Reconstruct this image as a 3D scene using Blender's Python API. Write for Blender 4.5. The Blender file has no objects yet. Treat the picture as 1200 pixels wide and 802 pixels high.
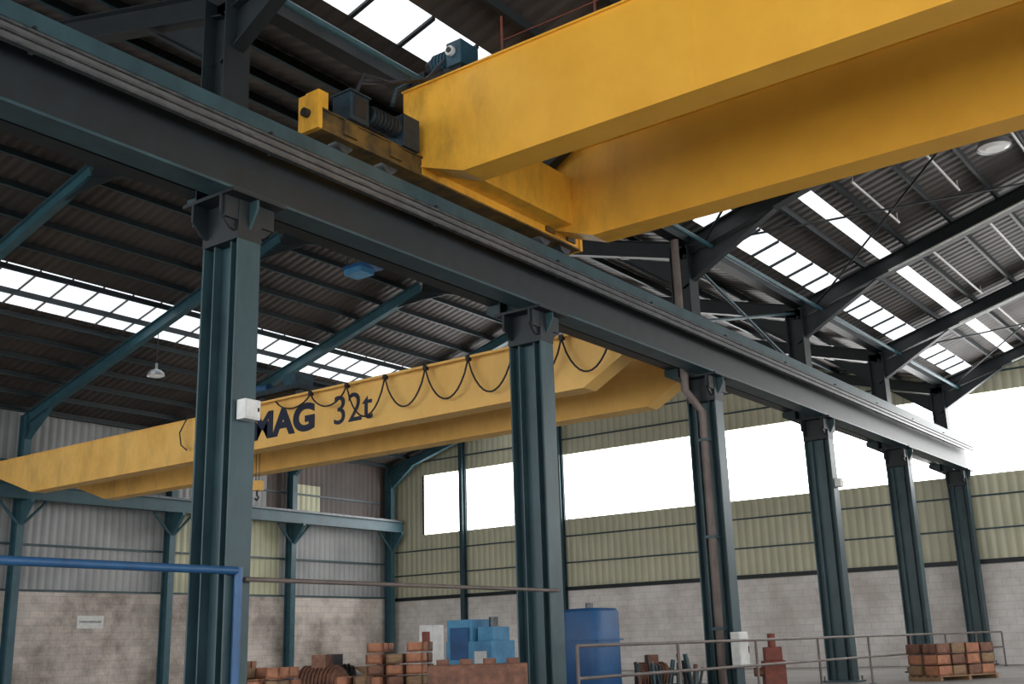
import bpy, bmesh, random
from math import *
from mathutils import Vector, Matrix
random.seed(4)
C=bpy.context.scene.collection
H=1.2
try:
    bpy.context.scene.view_settings.view_transform='Standard'
    bpy.context.scene.view_settings.look='None'
except Exception: pass
# ------------------------------------------------------------ materials
def mat(name,col,col2=None,scale=3.0,rough=.6,metal=0.,bump=0.,bscale=20.,stretch=(1,1,1),lo=.35,hi=.65,emit=0.,soil=None):
    m=bpy.data.materials.new(name);m.use_nodes=True
    nt=m.node_tree;N=nt.nodes;L=nt.links;b=N['Principled BSDF']
    b.inputs['Roughness'].default_value=rough;b.inputs['Metallic'].default_value=metal
    tc=N.new('ShaderNodeTexCoord');mp=N.new('ShaderNodeMapping');mp.inputs['Scale'].default_value=stretch
    L.new(tc.outputs['Object'],mp.inputs[0])
    no=N.new('ShaderNodeTexNoise');no.inputs['Scale'].default_value=scale;no.inputs['Detail'].default_value=8;no.inputs['Roughness'].default_value=.65
    L.new(mp.outputs[0],no.inputs['Vector'])
    cr=N.new('ShaderNodeValToRGB');L.new(no.outputs['Fac'],cr.inputs[0])
    cr.color_ramp.elements[0].position=lo;cr.color_ramp.elements[1].position=hi
    cr.color_ramp.elements[0].color=(*(col2 or col),1);cr.color_ramp.elements[1].color=(*col,1)
    out=cr.outputs[0]
    if soil:      # greasy dirt that gathers towards one end of the girder (drive end)
        x_a,x_b,dirt,base=soil
        sp=N.new('ShaderNodeSeparateXYZ');L.new(tc.outputs['Object'],sp.inputs[0])
        mr=N.new('ShaderNodeMapRange');mr.inputs[1].default_value=x_a;mr.inputs[2].default_value=x_b;mr.inputs[3].default_value=.8;mr.inputs[4].default_value=base
        L.new(sp.outputs[0],mr.inputs[0])
        n3=N.new('ShaderNodeTexNoise');n3.inputs['Scale'].default_value=1.6;n3.inputs['Detail'].default_value=9;n3.inputs['Roughness'].default_value=.7
        m3=N.new('ShaderNodeMapping');m3.inputs['Scale'].default_value=(1.,1,.45);L.new(tc.outputs['Object'],m3.inputs[0]);L.new(m3.outputs[0],n3.inputs['Vector'])
        c3=N.new('ShaderNodeValToRGB');c3.color_ramp.elements[0].position=.45;c3.color_ramp.elements[1].position=.75;L.new(n3.outputs['Fac'],c3.inputs[0])
        mu=N.new('ShaderNodeMath');mu.operation='MULTIPLY';L.new(mr.outputs[0],mu.inputs[0]);L.new(c3.outputs[0],mu.inputs[1])
        mx=N.new('ShaderNodeMix');mx.data_type='RGBA';L.new(mu.outputs[0],mx.inputs[0]);L.new(out,mx.inputs[6]);mx.inputs[7].default_value=(*dirt,1);out=mx.outputs[2]
    L.new(out,b.inputs['Base Color'])
    if bump:
        n2=N.new('ShaderNodeTexNoise');n2.inputs['Scale'].default_value=bscale;L.new(tc.outputs['Object'],n2.inputs['Vector'])
        bp=N.new('ShaderNodeBump');bp.inputs['Strength'].default_value=bump;L.new(n2.outputs['Fac'],bp.inputs['Height']);L.new(bp.outputs[0],b.inputs['Normal'])
    if emit:
        L.new(cr.outputs[0],b.inputs['Emission Color']);b.inputs['Emission Strength'].default_value=emit
    return m
def corr(name,col,col2,axis,period,rough=.55,strength=.8,noise=.6,dark=.72):
    """corrugated / ribbed sheet: wave bump + darker colour in the wave troughs"""
    m=bpy.data.materials.new(name);m.use_nodes=True
    nt=m.node_tree;N=nt.nodes;L=nt.links;b=N['Principled BSDF'];b.inputs['Roughness'].default_value=rough
    tc=N.new('ShaderNodeTexCoord')
    w=N.new('ShaderNodeTexWave');w.bands_direction=axis;w.inputs['Scale'].default_value=2*pi/20/period
    L.new(tc.outputs['Object'],w.inputs['Vector'])
    no=N.new('ShaderNodeTexNoise');no.inputs['Scale'].default_value=noise;no.inputs['Detail'].default_value=8
    L.new(tc.outputs['Object'],no.inputs['Vector'])
    cr=N.new('ShaderNodeValToRGB');L.new(no.outputs['Fac'],cr.inputs[0]);cr.color_ramp.elements[0].position=.35;cr.color_ramp.elements[1].position=.65
    cr.color_ramp.elements[0].color=(*col2,1);cr.color_ramp.elements[1].color=(*col,1)
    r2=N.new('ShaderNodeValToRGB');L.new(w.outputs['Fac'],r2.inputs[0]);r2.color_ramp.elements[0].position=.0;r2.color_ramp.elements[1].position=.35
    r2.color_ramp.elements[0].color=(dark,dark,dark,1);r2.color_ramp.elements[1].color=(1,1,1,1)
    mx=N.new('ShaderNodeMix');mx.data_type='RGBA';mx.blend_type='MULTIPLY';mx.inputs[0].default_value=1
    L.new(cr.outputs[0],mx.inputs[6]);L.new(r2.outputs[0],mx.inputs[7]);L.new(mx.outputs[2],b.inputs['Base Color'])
    bp=N.new('ShaderNodeBump');bp.inputs['Strength'].default_value=strength;bp.inputs['Distance'].default_value=.04
    L.new(w.outputs['Fac'],bp.inputs['Height']);L.new(bp.outputs[0],b.inputs['Normal'])
    return m
def blockmat(name,c1,c2,stain,axis,ns=.7):
    m=bpy.data.materials.new(name);m.use_nodes=True
    nt=m.node_tree;N=nt.nodes;L=nt.links;b=N['Principled BSDF'];b.inputs['Roughness'].default_value=.9
    tc=N.new('ShaderNodeTexCoord');sp=N.new('ShaderNodeSeparateXYZ');cb=N.new('ShaderNodeCombineXYZ')
    L.new(tc.outputs['Object'],sp.inputs[0]);L.new(sp.outputs[axis],cb.inputs[0]);L.new(sp.outputs[2],cb.inputs[1])
    br=N.new('ShaderNodeTexBrick');br.inputs['Scale'].default_value=1;br.inputs['Brick Width'].default_value=.6;br.inputs['Row Height'].default_value=.28
    br.inputs['Mortar Size'].default_value=.012;br.inputs['Color1'].default_value=(*c1,1);br.inputs['Color2'].default_value=(*c2,1)
    br.inputs['Mortar'].default_value=(c2[0]*.85,c2[1]*.85,c2[2]*.85,1);L.new(cb.outputs[0],br.inputs['Vector'])
    no=N.new('ShaderNodeTexNoise');no.inputs['Scale'].default_value=ns;no.inputs['Detail'].default_value=10;no.inputs['Roughness'].default_value=.7;L.new(tc.outputs['Object'],no.inputs['Vector'])
    cr=N.new('ShaderNodeValToRGB');L.new(no.outputs['Fac'],cr.inputs[0]);cr.color_ramp.elements[0].position=.38;cr.color_ramp.elements[1].position=.6
    cr.color_ramp.elements[0].color=(*stain,1);cr.color_ramp.elements[1].color=(1,1,1,1)
    mx=N.new('ShaderNodeMix');mx.data_type='RGBA';mx.blend_type='MULTIPLY';mx.inputs[0].default_value=1
    L.new(br.outputs[0],mx.inputs[6]);L.new(cr.outputs[0],mx.inputs[7]);L.new(mx.outputs[2],b.inputs['Base Color'])
    return m
M={}
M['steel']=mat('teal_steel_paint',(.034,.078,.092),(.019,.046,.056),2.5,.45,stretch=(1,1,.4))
M['steeld']=mat('shaded_dark_steel_paint',(.012,.019,.023),(.007,.011,.013),2.5,.5)  # dark steel; shade on runway web and roof steel put into the colour
M['blue']=mat('lit_blue_green_paint',(.040,.115,.145),(.028,.08,.10),2.,.45)  # window light on the left-side steel put into the colour; also gutter pipe
M['pipeblue']=mat('blue_pipe_paint',(.025,.11,.26),(.02,.08,.19),4,.4)
M['railm']=mat('worn_rail_steel',(.14,.145,.15),(.06,.065,.07),5,.4,.5)
M['bar']=mat('galvanised_conductor',(.14,.14,.137),(.08,.08,.08),2,.45,.2)
M['yel']=mat('crane_yellow_paint',(.88,.46,.045),(.80,.395,.032),.9,.5,bump=.02,bscale=3,lo=.3,hi=.6,soil=(-11.4,-8.6,(.20,.11,.025),.06))
M['yelg']=mat('crane_yellow_grimy',(.20,.11,.02),(.035,.025,.012),2.6,.6)
M['yel2']=mat('aged_crane_yellow_paint',(1.0,.62,.18),(.94,.54,.13),.7,.5,lo=.3,hi=.6,soil=(-45,-10,(.55,.30,.08),.15))
M['ink']=mat('lettering_navy',(.012,.02,.05),(.012,.02,.05),5,.5)
M['cable']=mat('black_cable_rubber',(.02,.022,.03),(.015,.015,.02),5,.6)
M['motor']=mat('motor_blue_paint',(.018,.045,.065),(.008,.014,.02),5,.5)
M['motor2']=mat('gearmotor_blue_paint',(.02,.08,.12),(.012,.04,.06),5,.5)
M['black']=mat('black_grease',(.012,.012,.014),(.02,.02,.02),5,.5)
M['red']=mat('red_oxide_paint',(.27,.07,.045),(.14,.045,.035),5,.7)
M['rust']=mat('rusty_iron',(.26,.12,.075),(.11,.055,.04),6,.8,bump=.3)
M['orange']=mat('orange_castings',(.50,.22,.12),(.28,.12,.07),4,.8)
M['pipebr']=mat('brown_downpipe',(.17,.135,.12),(.10,.08,.072),2,.5)
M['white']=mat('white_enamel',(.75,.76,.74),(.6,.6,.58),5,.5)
M['tank']=mat('bright_blue_paint',(.012,.10,.27),(.01,.065,.18),2,.5)
M['lblue']=mat('light_blue_paint',(.08,.30,.50),(.05,.20,.38),3,.5)
M['conc']=mat('concrete_floor',(.38,.36,.34),(.26,.25,.24),.8,.85,bump=.1,bscale=6)
M['wood']=mat('pallet_wood',(.33,.20,.11),(.18,.11,.06),6,.8,stretch=(1,6,6))
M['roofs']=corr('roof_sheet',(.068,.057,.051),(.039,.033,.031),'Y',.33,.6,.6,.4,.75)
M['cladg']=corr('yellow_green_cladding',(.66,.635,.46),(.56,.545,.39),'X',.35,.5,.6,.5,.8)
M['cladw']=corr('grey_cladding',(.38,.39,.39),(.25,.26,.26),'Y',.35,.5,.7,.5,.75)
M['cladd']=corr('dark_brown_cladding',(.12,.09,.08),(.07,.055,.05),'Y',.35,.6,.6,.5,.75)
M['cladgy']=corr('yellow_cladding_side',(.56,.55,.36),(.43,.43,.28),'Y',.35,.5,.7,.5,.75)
M['block']=blockmat('grey_blockwork',(.86,.82,.79),(.79,.76,.74),(.74,.71,.68),0,.5)
M['blockl']=blockmat('patchy_blockwork',(.74,.66,.59),(.64,.58,.53),(.42,.39,.37),1,.45)
M['win']=mat('daylit_glazing',(1,1,1),(1,.99,.98),1,.3,emit=7.0)
M['sky']=mat('translucent_rooflight',(.93,.97,1),(.75,.8,.84),1.2,.4,emit=1.2)
M['lamp']=mat('lamp_aluminium',(.45,.47,.48),(.35,.36,.38),5,.35,.6)
M['bulb']=mat('lamp_diffuser',(.8,.8,.78),(.7,.7,.68),5,.3,emit=.15)
# ------------------------------------------------------------ mesh builder
class MB:
    def __init__(s): s.v=[];s.f=[];s.mi=[];s.m=[];s.sm=[]
    def mid(s,k):
        if k not in s.m:s.m.append(k)
        return s.m.index(k)
    def add(s,vs,fs,k,smooth=False):
        o=len(s.v);s.v+= [tuple(v) for v in vs]
        for f in fs:s.f.append(tuple(i+o for i in f));s.mi.append(s.mid(k));s.sm.append(smooth)
    def box(s,x0,x1,y0,y1,z0,z1,k):
        vs=[(x,y,z) for x in(x0,x1) for y in(y0,y1) for z in(z0,z1)]
        s.add(vs,[(0,1,3,2),(4,6,7,5),(0,4,5,1),(2,3,7,6),(0,2,6,4),(1,5,7,3)],k)
    def prism(s,poly,axis,a,b,k):
        """poly: list of 2D pts; axis 1 -> (x,z) extruded on y ; axis 0 -> (y,z) on x ; axis 2 -> (x,y) on z"""
        def P(p,t):
            return (p[0],t,p[1]) if axis==1 else ((t,p[0],p[1]) if axis==0 else (p[0],p[1],t))
        n=len(poly);vs=[P(p,a) for p in poly]+[P(p,b) for p in poly]
        fs=[tuple(range(n)),tuple(range(2*n-1,n-1,-1))]+[(i,i+n,(i+1)%n+n,(i+1)%n) for i in range(n)]
        s.add(vs,fs,k)
    def tube(s,pts,r,k,n=10,cap=True):
        pts=[Vector(p) for p in pts];vs=[];rs=r if isinstance(r,(list,tuple)) else [r]*len(pts)
        d0=(pts[1]-pts[0]).normalized();u=d0.orthogonal().normalized()
        for i,p in enumerate(pts):
            d=(pts[min(i+1,len(pts)-1)]-pts[max(i-1,0)])
            if d.length<1e-6:d=d0
            d=d.normalized();u=(u-d*u.dot(d));u=u.normalized() if u.length>1e-6 else d.orthogonal().normalized();w=d.cross(u)
            for j in range(n):
                a=2*pi*j/n;vs.append(p+(u*cos(a)+w*sin(a))*rs[i])
        fs=[(i*n+j,i*n+(j+1)%n,(i+1)*n+(j+1)%n,(i+1)*n+j) for i in range(len(pts)-1) for j in range(n)]
        s.add(vs,fs,k,True)
        if cap:
            s.add(vs[:n],[tuple(range(n-1,-1,-1))],k);s.add(vs[-n:],[tuple(range(n))],k)
    def ibeam(s,a,b,h,w,t,k,up=(0,0,1),tf=None):
        """I section from a to b; a/b lie on the centre of the lower flange"""
        a=Vector(a);b=Vector(b);d=(b-a).normalized();u=Vector(up);u=(u-d*u.dot(d)).normalized();q=d.cross(u);tf=tf or t
        def pr(u0,u1,w0,w1):
            vs=[p+u*uu+q*ww for p in(a,b) for uu in(u0,u1) for ww in(w0,w1)]
            s.add(vs,[(0,1,3,2),(4,6,7,5),(0,4,5,1),(2,3,7,6),(0,2,6,4),(1,5,7,3)],k)
        pr(0,tf,-w/2,w/2);pr(h-tf,h,-w/2,w/2);pr(tf,h-tf,-t/2,t/2)
    def obj(s,name,parent=None,bevel=0,loc=None):
        me=bpy.data.meshes.new(name);me.from_pydata(s.v,[],s.f);me.update()
        for k in s.m:me.materials.append(M[k])
        for p,i,sm in zip(me.polygons,s.mi,s.sm):p.material_index=i;p.use_smooth=sm
        bm=bmesh.new();bm.from_mesh(me);bmesh.ops.recalc_face_normals(bm,faces=bm.faces);bm.to_mesh(me);bm.free()
        o=bpy.data.objects.new(name,me);C.objects.link(o)
        if bevel:
            md=o.modifiers.new('bevel','BEVEL');md.width=bevel;md.segments=2;md.limit_method='ANGLE';md.angle_limit=radians(50)
        if parent:o.parent=parent
        return o
def empty(name,loc=(0,0,0)):
    e=bpy.data.objects.new(name,None);C.objects.link(e);e.empty_display_size=.3;return e

RX=-11.46;YS=[2.25+7*i for i in range(7)]   # column grid, 7 m bays (index 1 = first visible column)
YB=44.85; LW=-41.3; Y0=-12.; XR=18.4
# ------------------------------------------------------------ shell
b=MB();b.box(LW-.3,XR+.3,Y0,YB+.3,-.25,0,'conc');b.obj('floor')
def roofz(x):
    if x<-11.6:
        return H+9.65+(4.0*(1-abs(x+26.3)/14.7))
    return H+9.65+4.4*(1-abs(x-3.4)/15.0)
# ceiling sheets
b=MB()
def sheet(b,x0,x1,y0,y1,k,dz=0,t=.04):
    b.prism([(x0,roofz(x0)+dz),(x1,roofz(x1)+dz),(x1,roofz(x1)+dz+t),(x0,roofz(x0)+dz+t)],1,y0,y1,k)
S0,S1=-11.2,-10.42
segs=[(LW,-34.2),(-32.0,-26.3),(-26.3,-11.61),(S1,-9.2),(-8.85,3.4),(3.4,XR)]
for a,c in segs: sheet(b,a,c,Y0,YB,'roofs')
sheet(b,-9.2,-8.85,Y0,24.5,'roofs')
sheet(b,-34.2,-32.0,Y0,1,'roofs');
sheet(b,-11.59,S0,Y0,YB,'roofs')
b.obj('ceiling')
b=MB();sheet(b,-34.2,-32.0,1,YB,'sky')
y=1
while y<YB:
    b.prism([(-34.2,roofz(-34.2)-.05),(-32.,roofz(-32.)-.05),(-32.,roofz(-32.)),(-34.2,roofz(-34.2))],1,y-.03,y+.03,'bar');y+=1.15
b.obj('window_1')
b=MB();sheet(b,S0,S1,Y0,YB,'sky');sheet(b,-9.2,-8.85,24.5,YB,'sky')
y=Y0+.2
while y<YB:
    b.prism([(S0,roofz(S0)-.05),(S1,roofz(S1)-.05),(S1,roofz(S1)),(S0,roofz(S0))],1,y-.04,y+.04,'steeld');y+=1.15
b.obj('window_2')
# purlins
b=MB()
xs=[LW+.5+1.25*i for i in range(60)]
for i,x in enumerate(xs):
    if x>XR-.3 or abs(x+26.3)<.2 or abs(x+11.6)<.2: continue
    if S0-.1<x<S1+.1: continue
    z=roofz(x)
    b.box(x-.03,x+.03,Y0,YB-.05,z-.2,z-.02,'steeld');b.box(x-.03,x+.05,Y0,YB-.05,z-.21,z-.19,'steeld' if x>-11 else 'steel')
b.obj('roof_purlins')
b=MB()
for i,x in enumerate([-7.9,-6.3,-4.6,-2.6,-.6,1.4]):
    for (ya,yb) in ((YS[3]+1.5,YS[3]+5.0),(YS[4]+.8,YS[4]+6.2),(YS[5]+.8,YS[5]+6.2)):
        b.tube([(x,ya,roofz(x)-.26),(x,yb,roofz(x)-.26)],.035,'white',6)  # white tubes stand for the light-coloured lower purlin flanges
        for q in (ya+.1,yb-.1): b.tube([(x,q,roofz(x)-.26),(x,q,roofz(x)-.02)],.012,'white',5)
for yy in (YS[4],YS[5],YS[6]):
    b.tube([(RX+2.6,yy-.18,H+9.0+.295*2.6+.05),(3.2,yy-.18,H+13.38)],.032,'white',6)  # added white tube paints the window-lit edge of the rafter flange
b.obj('pale_purlins_rafter_glints')
# back wall (gable)
b=MB();t0,t1=YB,YB+.2
b.box(LW,XR,t0-.05,t1,0,H+2.5,'block');b.obj('wall_back_base')
b=MB()
b.box(LW,XR,t0,t1,H+2.5,H+5.75,'cladg')
b.box(LW,-39.0,t0,t1,H+5.75,H+9.0,'cladg')
def gab(x0,x1,z0,k):
    pts=[(x0,z0),(x1,z0),(x1,roofz(x1))]
    for r in(3.4,-11.6,-26.3):
        if x0<r<x1:pts.append((r,roofz(r-.001)))
    pts.append((x0,roofz(x0)))
    b.prism(pts,1,t0,t1,k)
gab(LW,XR,H+9.0,'cladg')
b.obj('wall_back')
b=MB();b.box(-39.0,XR,t0+.05,t1-.02,H+5.75,H+9.0,'win');b.obj('window_3')
b=MB()
for x in [-39.0,-36.1,-30.0]:
    b.box(x-.05,x+.05,t0-.02,t0+.06,H+5.75,H+9.0,'steeld')
for z in (H+5.75,H+9.0): b.box(-39.06,XR,t0-.05,t0+.06,z-.06,z+.06,'cladg')
b.obj('trim_1')
b=MB()   # girts
for z in (3.75,5.0): b.box(LW,XR,t0-.08,t0,H+z-.03,H+z+.03,'steel')
for z in (2.5,): b.box(LW,XR,t0-.2,t0-.05,H+z-.05,H+z+.12,'steeld')
for z in (9.7,10.6): b.box(LW,XR,t0-.08,t0,H+z-.03,H+z+.03,'steel')
b.obj('trim_2')
for x in (-36.1,-30.0):
    b=MB();b.ibeam((x,t0-.45,0),(x,t0-.45,roofz(x)-.3),.3,.22,.025,'steel',up=(0,1,0));b.obj('wall_post')
# left wall
b=MB();b.box(LW-.2,LW+.05,Y0,YB,0,H+2.65,'blockl');b.obj('wall_left_base')
b=MB();b.box(LW-.2,LW,Y0,30.6,H+2.65,H+6.2,'cladw');b.box(LW-.2,LW,30.6,36.9,H+2.65,H+6.2,'cladgy');b.box(LW-.2,LW,36.9,YB,H+2.65,H+6.2,'cladw')
b.box(LW-.2,LW,Y0,36.0,H+6.2,H+9.6,'cladw');b.box(LW-.2,LW,36.0,YB,H+6.2,H+9.6,'cladd')
b.box(LW-.01,LW+.03,37.5,39.5,H+6.7,H+8.1,'cladgy')
b.obj('wall_left')
b=MB()
for z in (2.65,4.4,7.6): b.box(LW,LW+.10,Y0,YB,H+z-.04,H+z+.04,'steel')
b.obj('trim_3')
# left wall columns
for i,y in enumerate(YS):
    b=MB();b.ibeam((LW+.2,y,0),(LW+.2,y,H+9.4),.45,.3,.03,'blue',up=(1,0,0))
    b.prism([(LW+.6,H+5.0),(LW+1.35,H+5.9),(LW+1.35,H+6.0),(LW+.6,H+6.0)],1,y-.08,y+.08,'blue')
    b.tube([(LW+.6,y-1.0,H+6.0),(LW+.6,y,H+5.0)],.06,'blue',6);b.tube([(LW+.6,y+1.0,H+6.0),(LW+.6,y,H+5.0)],.06,'blue',6)
    b.obj('wall_column')
# left wall crane runway
b=MB();X=LW+1.05;b.ibeam((X,Y0,H+6.0),(X,YB-.3,H+6.0),.55,.35,.03,'blue')
b.box(X-.04,X+.04,Y0,YB-.3,H+6.55,H+6.65,'railm')
b.obj('crane_runway_beam')
# ------------------------------------------------------------ row columns
ZB=H+5.97           # underside of runway beam
XB=-11.17
def column(y,n):
    b=MB();h=ZB-.05;k='steel'
    for sx in (-1,1):     # built up column : two I chords with thin web between
        b.box(RX+sx*.35-.015,RX+sx*.35+.015,y-.19,y+.19,.02,h,k)      # outer flange
        b.box(RX+sx*.17-.012,RX+sx*.17+.012,y-.15,y+.15,.02,h,k)      # inner flange
        b.box(min(RX+sx*.35,RX+sx*.17),max(RX+sx*.35,RX+sx*.17),y-.02,y+.02,.02,h,k)
    b.box(RX-.17,RX+.17,y-.012,y+.012,.02,h,k)
    b.box(RX-.5,RX+.5,y-.32,y+.32,0,.05,k)                            # base plate
    for dy in(-.26,.26):
        for dx in(-.42,.42):b.tube([(RX+dx,y+dy,.05),(RX+dx,y+dy,.16)],.025,'railm',6)
    # head: stiffened box & cap plates
    b.box(RX-.37,RX+.37,y-.2,y+.2,h-.55,h,'steeld')
    b.box(RX-.5,RX+.55,y-.46,y+.46,h,h+.05,'steeld')
    for sy in(-1,1):
        for xx in(-.3,.28):
            b.prism([(y+sy*.18,h-.45),(y+sy*.3,h-.42),(y+sy*.46,h-.25),(y+sy*.46,h),(y+sy*.18,h)],0,RX+xx,RX+xx+.04,'steeld')
    b.box(RX-.33,RX-.28,y-.42,y+.42,h-.3,h,'steeld');b.box(RX+.3,RX+.36,y-.42,y+.42,h-.3,h,'steeld')
    b.prism([(RX+.36,h-.4),(RX+.52,h-.12),(RX+.52,h),(RX+.36,h)],1,y-.02,y+.02,k)
    # bracket for the far runway
    b.prism([(RX-.36,h-.1),(RX-1.0,h+.25),(RX-1.0,h+.4),(RX-.36,h+.4)],1,y-.02,y+.02,k)
    # upper shaft to the roof
    b.ibeam((RX-.54,y,h+.05),(RX-.54,y,H+9.3),.5,.46,.025,'steeld',up=(1,0,0))
    return b.obj('steel_column')
for i,y in enumerate(YS): column(y,i)
# runway beams of the row
YE=YS[-1]+.45
b=MB();X=XB;zb=ZB
b.ibeam((X,Y0,zb),(X,YE,zb),1.18,.40,.03,'steeld')  # shadow on the web is put in by the darker steel colour
b.box(X-.21,X+.21,Y0,YE,zb-.004,zb+.035,'steel')
b.box(X+.195,X+.225,Y0,YE,zb+1.0,zb+1.22,'steel');b.box(X-.225,X-.195,Y0,YE,zb+1.0,zb+1.22,'steel')
b.box(X-.22,X+.22,Y0,YE,zb+1.16,zb+1.19,'steel')
b.box(X-.07,X+.07,Y0,YE,zb+1.19,zb+1.215,'railm');b.box(X-.02,X+.02,Y0,YE,zb+1.21,zb+1.28,'railm');b.box(X-.04,X+.04,Y0,YE,zb+1.27,zb+1.315,'railm')
y=Y0+.7
while y<YE:
    b.box(X-.12,X+.12,y-.05,y+.05,zb+1.19,zb+1.24,'railm');y+=1.4
b.obj('crane_runway_beam')
b=MB()
b.box(X+.30,X+.33,Y0,YE,zb+.66,zb+.88,'bar')
for zz in (.66,.77,.88): b.box(X+.29,X+.37,Y0,YE,zb+zz-.015,zb+zz+.02,'railm')
y=Y0+.35
while y<YE:
    b.box(X+.02,X+.36,y-.02,y+.02,zb+.92,zb+.96,'steeld');b.box(X+.27,X+.30,y-.025,y+.025,zb+.62,zb+.95,'steeld');y+=3.5
b.obj('crane_conductor_bars')
b=MB();X2=-12.25
b.ibeam((X2,Y0,H+6.32),(X2,YE,H+6.32),.3,.3,.03,'steeld');b.box(X2-.04,X2+.04,Y0,YE,H+6.62,H+6.68,'railm')
b.obj('crane_runway_beam')
# ------------------------------------------------------------ rafters
for i,y in enumerate([-4.75]+YS):
    b=MB()
    e=H+9.0;r=H+13.0
    a1=(LW+.45,y,e);m1=(-26.3,y,r);c1=(RX-.3,y,e)
    b.ibeam(a1,m1,.42,.26,.025,'blue');b.ibeam(m1,c1,.42,.26,.025,'steeld')  # lit and shaded half of one rafter, put in as two colours
    b.prism([(LW+.5,e-.7),(LW+2.0,e+.40),(LW+.5,e)],1,y-.015,y+.015,'blue')
    b.ibeam((LW+.5,y,e-.72),(LW+2.1,y,e+.42),.04,.2,.02,'blue')
    b.prism([(RX-.5,e-.7),(RX-2.0,e+.4),(RX-.5,e)],1,y-.015,y+.015,'steeld')
    b.ibeam((RX-.5,y,e-.72),(RX-2.1,y,e+.42),.04,.2,.02,'steeld')
    b.prism([(-27.6,r-.34),(-26.3,r-.30),(-25.0,r-.34),(-26.3,r+.05)],1,y-.02,y+.02,'steeld')
    # near bay
    r2=H+13.4
    b.ibeam((RX-.2,y,e),(3.4,y,r2),.45,.28,.025,'steeld');b.ibeam((3.4,y,r2),(XR,y,e),.45,.28,.025,'steeld')
    b.prism([(RX-.2,e-.7),(RX+2.0,e+.6),(RX-.2,e)],1,y-.015,y+.015,'steeld')
    b.ibeam((RX-.3,y,e-.75),(RX+2.2,y,e+.66),.04,.22,.02,'steeld')
    b.obj('roof_rafter')
# eaves tie / gutter over the row
b=MB();b.box(RX-.35,RX-.05,Y0,YB-.1,H+9.35,H+9.6,'steeld');b.tube([(RX+.5,Y0,H+9.15),(RX+.5,YB-.3,H+9.15)],.06,'blue',8);b.obj('valley_gutter')
# roof wind bracing (cross rods)
b=MB()
for i in (0,2,3,5):
    y0,y1=YS[i],YS[i+1] if i+1<len(YS) else YB
    for a,c in ((RX+.3,-4.),(-4.,3.2)):
        b.tube([(a,y0,roofz(a)-.5),(c,y1,roofz(c)-.5)],.03,'steeld',6);b.tube([(a,y1,roofz(a)-.5),(c,y0,roofz(c)-.5)],.03,'steeld',6)
b.obj('roof_bracing')
b=MB()
for i in (3,):
    b.tube([(RX-.3,YS[i],H+7.4),(RX-.3,YS[i+1],H+9.2)],.05,'steel',6);b.tube([(RX-.3,YS[i+1],H+7.4),(RX-.3,YS[i],H+9.2)],.05,'steel',6)
b.obj('column_bracing')
# ------------------------------------------------------------ cranes
# near crane
nc=empty('overhead_travelling_crane')
bt,tp=H+7.30,H+9.04
for nm,y0,y1 in(('girder_front',12.62,13.2),('girder_rear',16.4,16.98)):
    b=MB();kx=-10.1;ex=-11.38;fx=13.5;gx=14.9
    poly=[(kx,bt),(fx,bt),(gx,bt+.5),(gx,tp),(ex,tp),(ex,bt+.46)]
    b.prism(poly,1,y0+.05,y1-.05,'yel')
    t=.03
    b.box(ex,gx,y0,y1,tp,tp+t,'yel')
    b.prism([(kx,bt-t),(fx,bt-t),(fx,bt),(kx,bt)],1,y0+.02,y1-.02,'yel')
    b.prism([(kx,bt-t),(kx,bt),(ex,bt+.46),(ex,bt+.46-t)],1,y0+.02,y1-.02,'yel')
    for xx in (-6.0,-.5,5.0): b.box(xx-.012,xx+.012,y0+.045,y1-.045,bt,tp,'yel')
    o=b.obj(nm,nc)
b=MB()
for X in(XB,14.5):
    b.box(X-.19,X+.19,10.4,12.66,bt+.14,bt+.44,'yelg')
    b.box(X-.2,X+.2,12.66,17.3,bt+.14,bt+.58,'yel')
    b.box(X-.22,X+.22,10.4,12.66,bt+.44,bt+.47,'yelg');b.box(X-.23,X+.23,10.4,17.3,bt+.11,bt+.14,'yelg')
    for yy in(11.0,12.0,16.3,17.0):
        b.tube([(X-.09,yy,bt+.19),(X+.09,yy,bt+.19)],.2,'railm',20)
        b.box(X-.24,X+.24,yy-.14,yy+.14,bt+.2,bt+.42,'yelg')
    for yy,d in((10.35,-1),(17.35,1)):
        b.tube([(X,yy,bt+.4),(X,yy+d*.12,bt+.4)],.07,'black',12)
        b.box(X-.2,X+.22,yy-.03,yy+.06,bt+.12,bt+.72,'yel')
b.box(XB-.14,XB+.14,10.4,10.6,bt+.3,bt+.8,'yel')
# stiff connecting box between the two girders
b.box(-11.1,-10.55,13.15,16.45,bt+.3,bt+1.25,'yel')
b.obj('end_carriages',nc)
b=MB()     # drives and panels on the end carriage
X=-11.0
b.box(X-.25,X+.14,10.9,11.3,bt+.46,bt+.92,'motor');b.box(X-.28,X+.16,10.87,11.33,bt+.92,bt+.95,'motor')
b.box(X+.14,X+.16,10.97,11.23,bt+.54,bt+.86,'black')
b.tube([(X-.05,11.45,bt+.78),(X-.05,12.1,bt+.78)],.15,'motor',20)
for j in range(7):b.tube([(X-.05,11.52+j*.08,bt+.78),(X-.05,11.54+j*.08,bt+.78)],.175,'black',20)
b.tube([(X-.05,12.1,bt+.78),(X-.05,12.3,bt+.78)],[.12,.07],'black',14)
b.box(X-.26,X+.12,12.12,12.5,bt+.46,bt+1.02,'motor')
b.obj('travel_drive',nc,bevel=.015)
b=MB()
X=-10.4;Y=12.75;z=tp+.05
b.box(X-.45,X+.3,Y-.12,Y+.3,z,z+.08,'black')
b.tube([(X-.35,Y+.05,z+.28),(X+.1,Y+.05,z+.28)],.18,'motor2',24)
for j in range(6):b.tube([(X-.31+j*.07,Y+.05,z+.28),(X-.295+j*.07,Y+.05,z+.28)],.205,'motor2',24)
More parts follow.
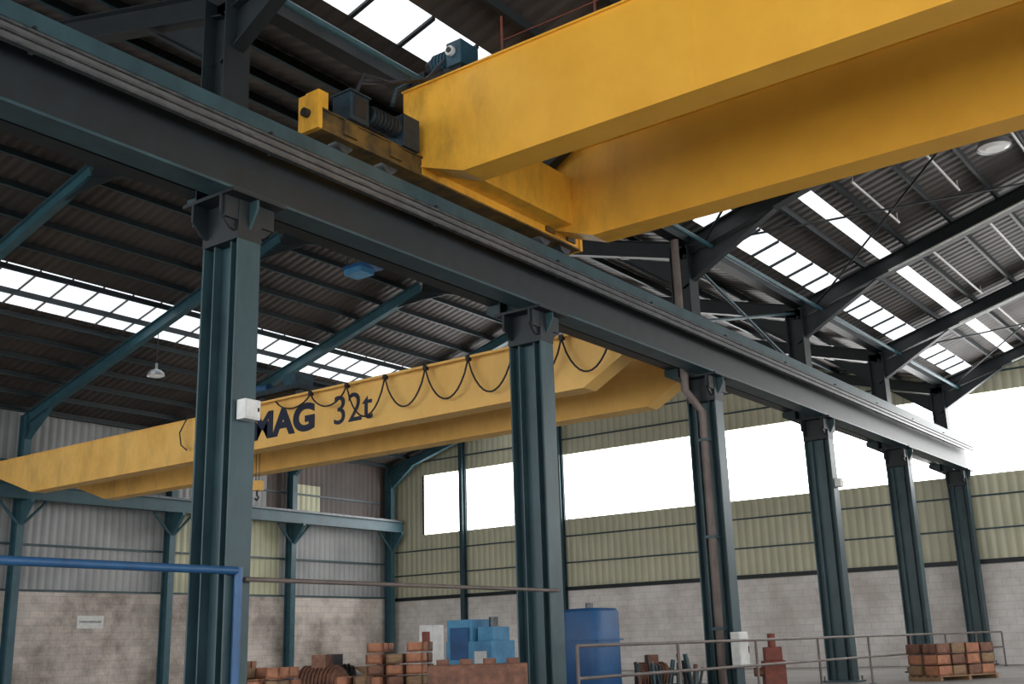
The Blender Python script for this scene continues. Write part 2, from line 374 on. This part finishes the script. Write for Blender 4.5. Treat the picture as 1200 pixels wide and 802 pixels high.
b.tube([(X-.5,Y+.05,z+.28),(X-.35,Y+.05,z+.28)],[.13,.18],'black',20)
b.box(X+.05,X+.36,Y-.18,Y+.28,z+.05,z+.48,'motor2')
b.tube([(X+.16,Y-.24,z+.3),(X+.16,Y-.17,z+.3)],.085,'white',20);b.tube([(X+.16,Y-.27,z+.3),(X+.16,Y-.23,z+.3)],.045,'black',12)
b.box(X-.85,X-.5,Y-.1,Y+.25,z,z+.22,'black');b.tube([(X-.8,Y-.1,z+.1),(X-.9,Y-.35,z-.1),(X-.85,Y-.5,z-.45)],.04,'motor',8)
b.obj('gear_motor',nc,bevel=.012)
b=MB()
pts=[(-11.0,11.1,bt+.95),(-11.0,11.25,bt+1.25),(-10.95,11.8,bt+1.45),(-10.7,12.4,bt+1.65),(-10.5,12.6,tp+.15)]
b.tube(pts,.03,'cable',8);b.tube([(p[0]+.12,p[1]-.05,p[2]+.08*sin(i*2)) for i,p in enumerate(pts)],.025,'cable',8)
for x in (-9.6,-7.8,-5.6,-3.4,-1.2,1.,3.2,5.4): 
    b.tube([(x,13.1,tp+.03),(x,13.1,tp+1.0)],.02,'red',8)
b.tube([(-9.6,13.1,tp+.55),(5.4,13.1,tp+.55)],.01,'red',8)
b.obj('handrail_and_cables',nc)
b=MB()
for yy in(12.93,16.66): b.box(-10.2,13.8,yy-.03,yy+.03,tp+.03,tp+.09,'railm')
b.box(8,10.6,12.7,16.9,tp+.25,tp+.45,'yelg');b.tube([(8.6,13.6,tp+.85),(8.6,16.,tp+.85)],.35,'motor',24);b.box(9.3,10.3,13.4,14.6,tp+.45,tp+1.1,'motor')
for xx in(8.3,10.3):
    for yy in(12.93,16.66): b.tube([(xx,yy-.06,tp+.24),(xx,yy+.06,tp+.24)],.15,'railm',16)
b.obj('hoist_trolley',nc)
# far crane
fc=empty('overhead_travelling_crane')
bt,tp=H+5.8,H+7.1
FY=21.35
for nm,y0,y1 in(('girder_front',FY,FY+.55),('girder_rear',24.3,24.85)):
    b=MB();k1,e1=-36.9,-39.6;k2,e2=-13.6,-12.05
    poly=[(k1,bt),(k2,bt),(e2,bt+.85),(e2,tp),(e1,tp),(e1,bt+.88)]
    b.prism(poly,1,y0+.04,y1-.04,'yel2')
    b.box(e1,e2,y0,y1,tp,tp+.03,'yel2')
    b.prism([(k1,bt-.03),(k2,bt-.03),(k2,bt),(k1,bt)],1,y0,y1,'yel2')
    b.prism([(e1,bt+.85),(k1,bt-.03),(k1,bt),(e1,bt+.88)],1,y0,y1,'yel2');b.prism([(k2,bt-.03),(e2,bt+.82),(e2,bt+.85),(k2,bt)],1,y0,y1,'yel2')
    b.obj(nm,fc)
b=MB()
for X in(-12.25,LW+1.05):
    b.box(X-.18,X+.18,20.4,25.9,bt+.95,bt+1.28,'yel2')
    if X<-20: b.box(X-.1,X+.75,FY+.04,FY+.5,bt+.95,bt+1.25,'yel2');b.box(X-.1,X+.75,24.34,24.8,bt+.95,bt+1.25,'yel2')
    for yy in(20.8,25.4):
        b.tube([(X-.08,yy,bt+1.05),(X+.08,yy,bt+1.05)],.17,'railm',16)
    for yy,d in((20.4,-1),(25.9,1)): b.tube([(X,yy,bt+1.1),(X,yy+d*.2,bt+1.1)],.08,'black',12)
b.obj('end_carriages',fc)
# festoon cable
b=MB();fy=FY-.16
b.box(-26,-12.4,fy-.03,fy+.03,tp-.06,tp,'yel2')
x=-12.6;lp=1.42
while x>-23.5:
    pts=[]
    sag=random.uniform(.88,1.05) if x>-20.5 else (.45 if x>-22 else .3)
    for j in range(13):
        u=j/12;pts.append((x-lp*u,fy-.05,tp-.1-sag*(1-(2*u-1)**2)**.8 if 0<u<1 else tp-.1))
    b.tube(pts,.024,'cable',6);b.box(x-.05,x+.05,fy-.09,fy+.03,tp-.14,tp-.02,'cable');x-=lp
b.tube([(-28.0,fy,tp+.1),(-28.4,fy,tp-.4),(-28.3,fy,tp-.8),(-28.0,fy,tp-1.0)],.022,'cable',6)
b.obj('festoon_cables',fc)
# hoist trolley of the far crane
b=MB();hx=-24.3
for yy in(FY+.27,24.57): b.box(-36,-13.6,yy-.03,yy+.03,tp+.03,tp+.09,'railm')
b.box(hx-1.0,hx+1.0,FY,25.,tp+.24,tp+.4,'motor');b.tube([(hx-.2,FY+.7,tp+.62),(hx-.2,24.3,tp+.62)],.27,'motor',20)
b.box(hx+.3,hx+.8,FY+.1,FY+.8,tp+.4,tp+.75,'motor2');b.tube([(hx-.95,FY+.15,tp+.45),(hx-.35,FY+.15,tp+.45)],.16,'pipeblue',14)
for xx in(hx-.8,hx+.8):
    for yy in(FY+.27,24.57): b.tube([(xx,yy-.05,tp+.21),(xx,yy+.05,tp+.21)],.12,'railm',14)
hx=-26.9
b.tube([(hx,23.0,tp+.3),(hx,23.0,bt-.6)],.012,'cable',6);b.tube([(hx+.15,23.0,tp+.3),(hx+.15,23.0,bt-.6)],.012,'cable',6)
b.box(hx-.1,hx+.25,22.88,23.12,bt-.9,bt-.6,'yel2');b.tube([(hx+.07,23,bt-.9),(hx+.07,23,bt-1.03),(hx+.16,23,bt-1.12),(hx+.07,23,bt-1.2),(hx-.02,23,bt-1.14)],.03,'black',8)
b.obj('hoist_trolley',fc)
def text(nm,body,size,x,z,off):
    cu=bpy.data.curves.new(nm,'FONT');cu.body=body;cu.size=size;cu.extrude=.008;cu.offset=off;cu.materials.append(M['ink'])
    t=bpy.data.objects.new(nm,cu);C.objects.link(t);t.rotation_euler=(pi/2,0,0);t.location=(x,FY+.025,z);t.parent=fc;return t
t=text('lettering_name',"DEMAG",1.05,-26.8,bt+.28,.045);t.scale=(1.17,1,1)
text('lettering_load',"32t",1.15,-21.9,bt+.25,.0)
# ------------------------------------------------------------ services on the columns
b=MB();b.tube([(-11.03,Y0,H+1.02),(-11.03,9.20,H+1.0)],.05,'pipeblue',12);b.tube([(-11.03,9.20,H+1.04),(-11.03,9.20,.02)],.055,'pipeblue',12)
b.obj('blue_service_pipe')
b=MB();b.tube([(-11.03,9.3,H+.9),(-11.03,16.2,H+.9)],.03,'pipebr',8)
b.obj('conduit')
b=MB()
b.tube([(-11.62,22.62,H+9.3),(-11.62,22.62,H+5.6),(-11.38,22.93,H+5.1),(-11.38,22.93,H-.9),(-11.2,22.75,.12)],.095,'pipebr',14)
for zz in(4.4,2.2,.2): b.box(-11.5,-11.25,22.82,23.08,H+zz,H+zz+.06,'steel')
b.obj('rainwater_downpipe')
def cabinet(name,x,y,z,w,d,h,k):
    b=MB();b.box(x-d/2,x+d/2,y-w/2,y+w/2,z,z+h,k);b.box(x+d/2,x+d/2+.012,y-w/2+.02,y+w/2-.02,z+.02,z+h-.02,k)
    b.box(x+d/2+.01,x+d/2+.03,y+w/2-.06,y+w/2-.04,z+h*.4,z+h*.6,'black');return b.obj(name,bevel=.008)
cabinet('junction_box',-11.0,9.25,H+2.9,.26,.16,.26,'white')
cabinet('junction_box',-11.0,30.25,H+4.0,.26,.16,.24,'white')
cabinet('control_panel',-10.95,23.0,H-.6,.46,.2,.75,'white')
b=MB();b.box(LW+.05,LW+.08,26.3,27.5,H+1.2,H+1.7,'white');b.box(LW+.08,LW+.085,26.4,27.4,H+1.42,H+1.5,'cladw');b.obj('wall_sign')
# lamps
def lamp(x,y,z,r):
    b=MB();prof=[(.12,.72),(.14,.50),(.25,.42),(.6,.27),(.88,.0),(1.0,-.38)]
    n=28;vs=[];
    for pr,pz in prof:
        for j in range(n):vs.append((x+r*pr*cos(2*pi*j/n),y+r*pr*sin(2*pi*j/n),z+r*pz))
    b.add(vs,[(i*n+j,i*n+(j+1)%n,(i+1)*n+(j+1)%n,(i+1)*n+j) for i in range(len(prof)-1) for j in range(n)],'lamp',True)
    b.tube([(x,y,z+r*.7),(x,y,z+r*1.1)],r*.16,'lamp',12);b.tube([(x,y,z+r*1.1),(x,y,roofz(x)-.02)],.015,'cable',6)
    b.tube([(x,y,z-r*.30),(x,y,z-r*.46)],[r*.93,r*.55],'bulb',24);b.obj('high_bay_lamp')
lamp(-33.3,23.7,H+9.9,.32);lamp(-4.7,25.0,H+10.60,.38)
b=MB();x,y=-25.2,26.1;z=roofz(x)  # ventilator near the ridge, its blue-lit look put into the paint
b.box(x-.7,x+.7,y-.4,y+.4,z-.75,z-.6,'tank');b.box(x-.6,x+.2,y-.45,y+.2,z-.95,z-.75,'lblue')
for dx in(-.6,.6):
    for dy in(-.3,.3): b.tube([(x+dx,y+dy,z-.6),(x+dx,y+dy,z-.1)],.02,'steel',6)
b.obj('roof_ventilator')
# ------------------------------------------------------------ floor equipment
b=MB();X=-10.3
ys=[15.6+3.4*i for i in range(9)]
for yy in ys: b.tube([(X,yy,0),(X,yy,1.17)],.03,'pipebr',8);b.box(X-.07,X+.07,yy-.07,yy+.07,0,.015,'steel')
for zz in(1.17,.66): b.tube([(X,ys[0],zz),(X,ys[-1],zz)],.028,'pipebr',8)
b.obj('guard_railing')
# tall blue tank
b=MB();x,y=-12.6,19.6
prof=[(.44,.12),(.47,.18),(.47,1.82),(.44,1.88),(.2,1.9)];n=48;vs=[]
for r_,z in prof:
    for j in range(n):
        a=2*pi*j/n;ca,sa=cos(a),sin(a);q=(abs(ca)**7+abs(sa)**7)**(-1/7);vs.append((x+r_*ca*q,y+r_*sa*q,z))
b.add(vs,[(i*n+j,i*n+(j+1)%n,(i+1)*n+(j+1)%n,(i+1)*n+j) for i in range(len(prof)-1) for j in range(n)],'tank',True);b.add(vs[-n:],[tuple(range(n))],'tank');b.add(vs[:n],[tuple(range(n))],'tank')
for dx in(-.35,.35):
    for dy in(-.35,.35): b.tube([(x+dx,y+dy,0),(x+dx,y+dy,.15)],.04,'black',8)
b.tube([(x,y,1.9),(x,y,2.0)],.08,'railm',8);b.box(x-.485,x+.485,y-.485,y+.485,1.25,1.28,'tank')
b.obj('compressor_tank')
# light blue machine
b=MB();x,y=-18.6,23.6
b.box(x-.75,x+.75,y-.5,y+.5,0,1.35,'lblue');b.box(x-.75,x+.1,y-.45,y+.45,1.35,1.9,'lblue');b.box(x+.2,x+.7,y-.35,y+.35,1.35,1.7,'lblue')
b.box(x-.6,x+.0,y-.52,y-.5,.9,1.7,'tank');b.box(x+.2,x+.6,y-.52,y-.5,.5,1.1,'white');b.tube([(x+.45,y,1.7),(x+.45,y,1.95)],.12,'railm',12)
b.obj('machine_tool',bevel=.02)
b=MB();x,y=-18.3,21.3
b.box(x-.22,x+.22,y-.2,y+.2,0,1.75,'white');b.box(x-.18,x+.18,y-.215,y-.2,.2,1.2,'cladw');b.box(x-.12,x+.12,y-.22,y-.2,1.35,1.6,'red');b.obj('electrical_cabinet',bevel=.01)
def stack(name,x,y,w,d,h,k,rot=0.,rows=3,cols=3,base=True):
    b=MB();z=0
    if base:
        for dx in(-1,0,1): b.box(dx*(w/2-.06)-.05,dx*(w/2-.06)+.05,-d/2,d/2,0,.1,'wood')
        for j in range(5): yy=-d/2+j*(d-.1)/4;b.box(-w/2,w/2,yy,yy+.1,.1,.13,'wood')
        z=.13
    rh=(h-z)/rows;cw=w/cols
    for r_ in range(rows):
        for c_ in range(cols):
            if r_==rows-1 and random.random()<.3: continue
            for e_ in range(2):
                x0=-w/2+c_*cw+.02+random.uniform(0,.04);y0=-d/2+e_*d/2+.02+random.uniform(0,.04);zz=z+r_*rh
                kk=random.choice([k,k,'rust','wood'])
                x1=x0+cw-.06;y1=y0+d/2-.06
                b.box(x0,x1,y0,y1,zz,zz+.04,kk);b.box(x0,x0+.04,y0,y1,zz,zz+rh-.03,kk);b.box(x1-.04,x1,y0,y1,zz,zz+rh-.03,kk)
                b.box(x0,x1,y0,y0+.04,zz,zz+rh-.03,kk);b.box(x0,x1,y1-.04,y1,zz,zz+rh-.03,kk)
    o=b.obj(name);o.location=(x,y,0);o.rotation_euler=(0,0,rot);return o
stack('stacked_castings',-14.9,16.4,1.15,.9,1.36,'orange',.5,6,3)
stack('stacked_castings',-15.4,13.3,1.3,.9,1.0,'orange',.4,4,4)
stack('stacked_castings',-8.9,31.4,2.4,1.0,.95,'orange',1.2,3,4)
stack('stacked_castings',-17.6,18.3,1.3,.8,1.15,'rust',.6,4,3)
stack('stacked_castings',-17.6,14.7,1.2,.8,1.1,'orange',.6,4,4)
stack('stacked_castings',-14.3,14.75,.9,.7,.8,'orange',.6,3,3)
# rusty bedplate
b=MB();b.box(-.75,.75,-.35,.35,.55,.95,'rust');b.box(-.85,.85,-.42,.42,.45,.55,'rust')
for sx in(-.7,.55): 
    for sy in(-.35,.2): b.box(sx,sx+.15,sy,sy+.15,0,.45,'rust')
for j in range(4): b.tube([(-.55+j*.36,0,.95),(-.55+j*.36,0,1.03)],.1,'rust',14)
o=b.obj('machine_bedplate',bevel=.02);o.location=(-11.0,13.9,0);o.rotation_euler=(0,0,.62)
def motor(name,x,y,k,rot,s=1.):
    b=MB();b.box(-.5,.5,-.3,.3,0,.12,'black');b.box(-.45,-.3,-.25,.25,.12,.35,'black');b.box(.2,.35,-.25,.25,.12,.35,'black')
    b.tube([(-.45,0,.62),(.35,0,.62)],.30,k,24)
    for j in range(9):b.tube([(-.4+j*.08,0,.62),(-.38+j*.08,0,.62)],.34,k,24)
    b.tube([(.35,0,.62),(.5,0,.62)],[.26,.14],k,20);b.tube([(.5,0,.62),(.75,0,.62)],.06,'railm',12)
    b.box(-.2,.1,-.15,.15,.9,1.15,k)
    o=b.obj(name);o.location=(x,y,0);o.rotation_euler=(0,0,rot);o.scale=(s,s,s);return o
motor('electric_motor',-16.0,15.5,'rust',.3,1.0)
motor('electric_motor',-16.9,16.7,'black',1.0,1.0)
motor('electric_motor',-12.9,22.6,'rust',.9,.8)
b=MB()
for j in range(22):
    a=random.uniform(-.7,.7);c=random.uniform(-.3,.3);l=random.uniform(.5,.95);t=random.uniform(-.35,.35)
    b.tube([(a,c,.03),(a+t*.5,c+t*.2,l)],random.uniform(.025,.05),random.choice(['black','rust','steel']),6)
b.box(-.8,.8,-.4,-.36,0,.35,'black');b.box(-.8,.8,.36,.4,0,.35,'black');b.box(-.8,-.76,-.4,.4,0,.35,'black');b.box(.76,.8,-.4,.4,0,.35,'black');b.box(-.8,.8,-.4,.4,0,.03,'black')
o=b.obj('scrap_bin');o.location=(-11.7,20.9,0);o.rotation_euler=(0,0,.7)
b=MB();b.box(-.25,.25,-.2,.2,0,.7,'red');b.box(-.2,.2,-.16,.16,.7,1.0,'red');b.tube([(0,0,1.0),(0,0,1.3)],.09,'red',14);b.tube([(-.25,0,.45),(-.45,0,.45)],.1,'rust',14)
o=b.obj('pump_unit',bevel=.02);o.location=(-11.1,25.0,0);o.rotation_euler=(0,0,.6)
# ------------------------------------------------------------ camera
f,p,yw,r=1299.3,.2677,.6317,-.0314
F=Vector((-sin(yw)*cos(p),cos(yw)*cos(p),sin(p)));R=Vector((cos(yw),sin(yw),0));U=R.cross(F)
R2=cos(r)*R+sin(r)*U;U2=-sin(r)*R+cos(r)*U
cam=bpy.data.cameras.new('camera');co=bpy.data.objects.new('camera',cam);C.objects.link(co)
m=Matrix((R2,U2,-F)).transposed().to_4x4();m.translation=(0,0,H);co.matrix_world=m
cam.sensor_width=36;cam.lens=f/1200*36;cam.clip_end=300;bpy.context.scene.camera=co
# ------------------------------------------------------------ light
w=bpy.data.worlds.new('overcast_sky');bpy.context.scene.world=w;w.use_nodes=True
bg=w.node_tree.nodes['Background'];bg.inputs[0].default_value=(.98,.99,1,1);bg.inputs[1].default_value=3.1
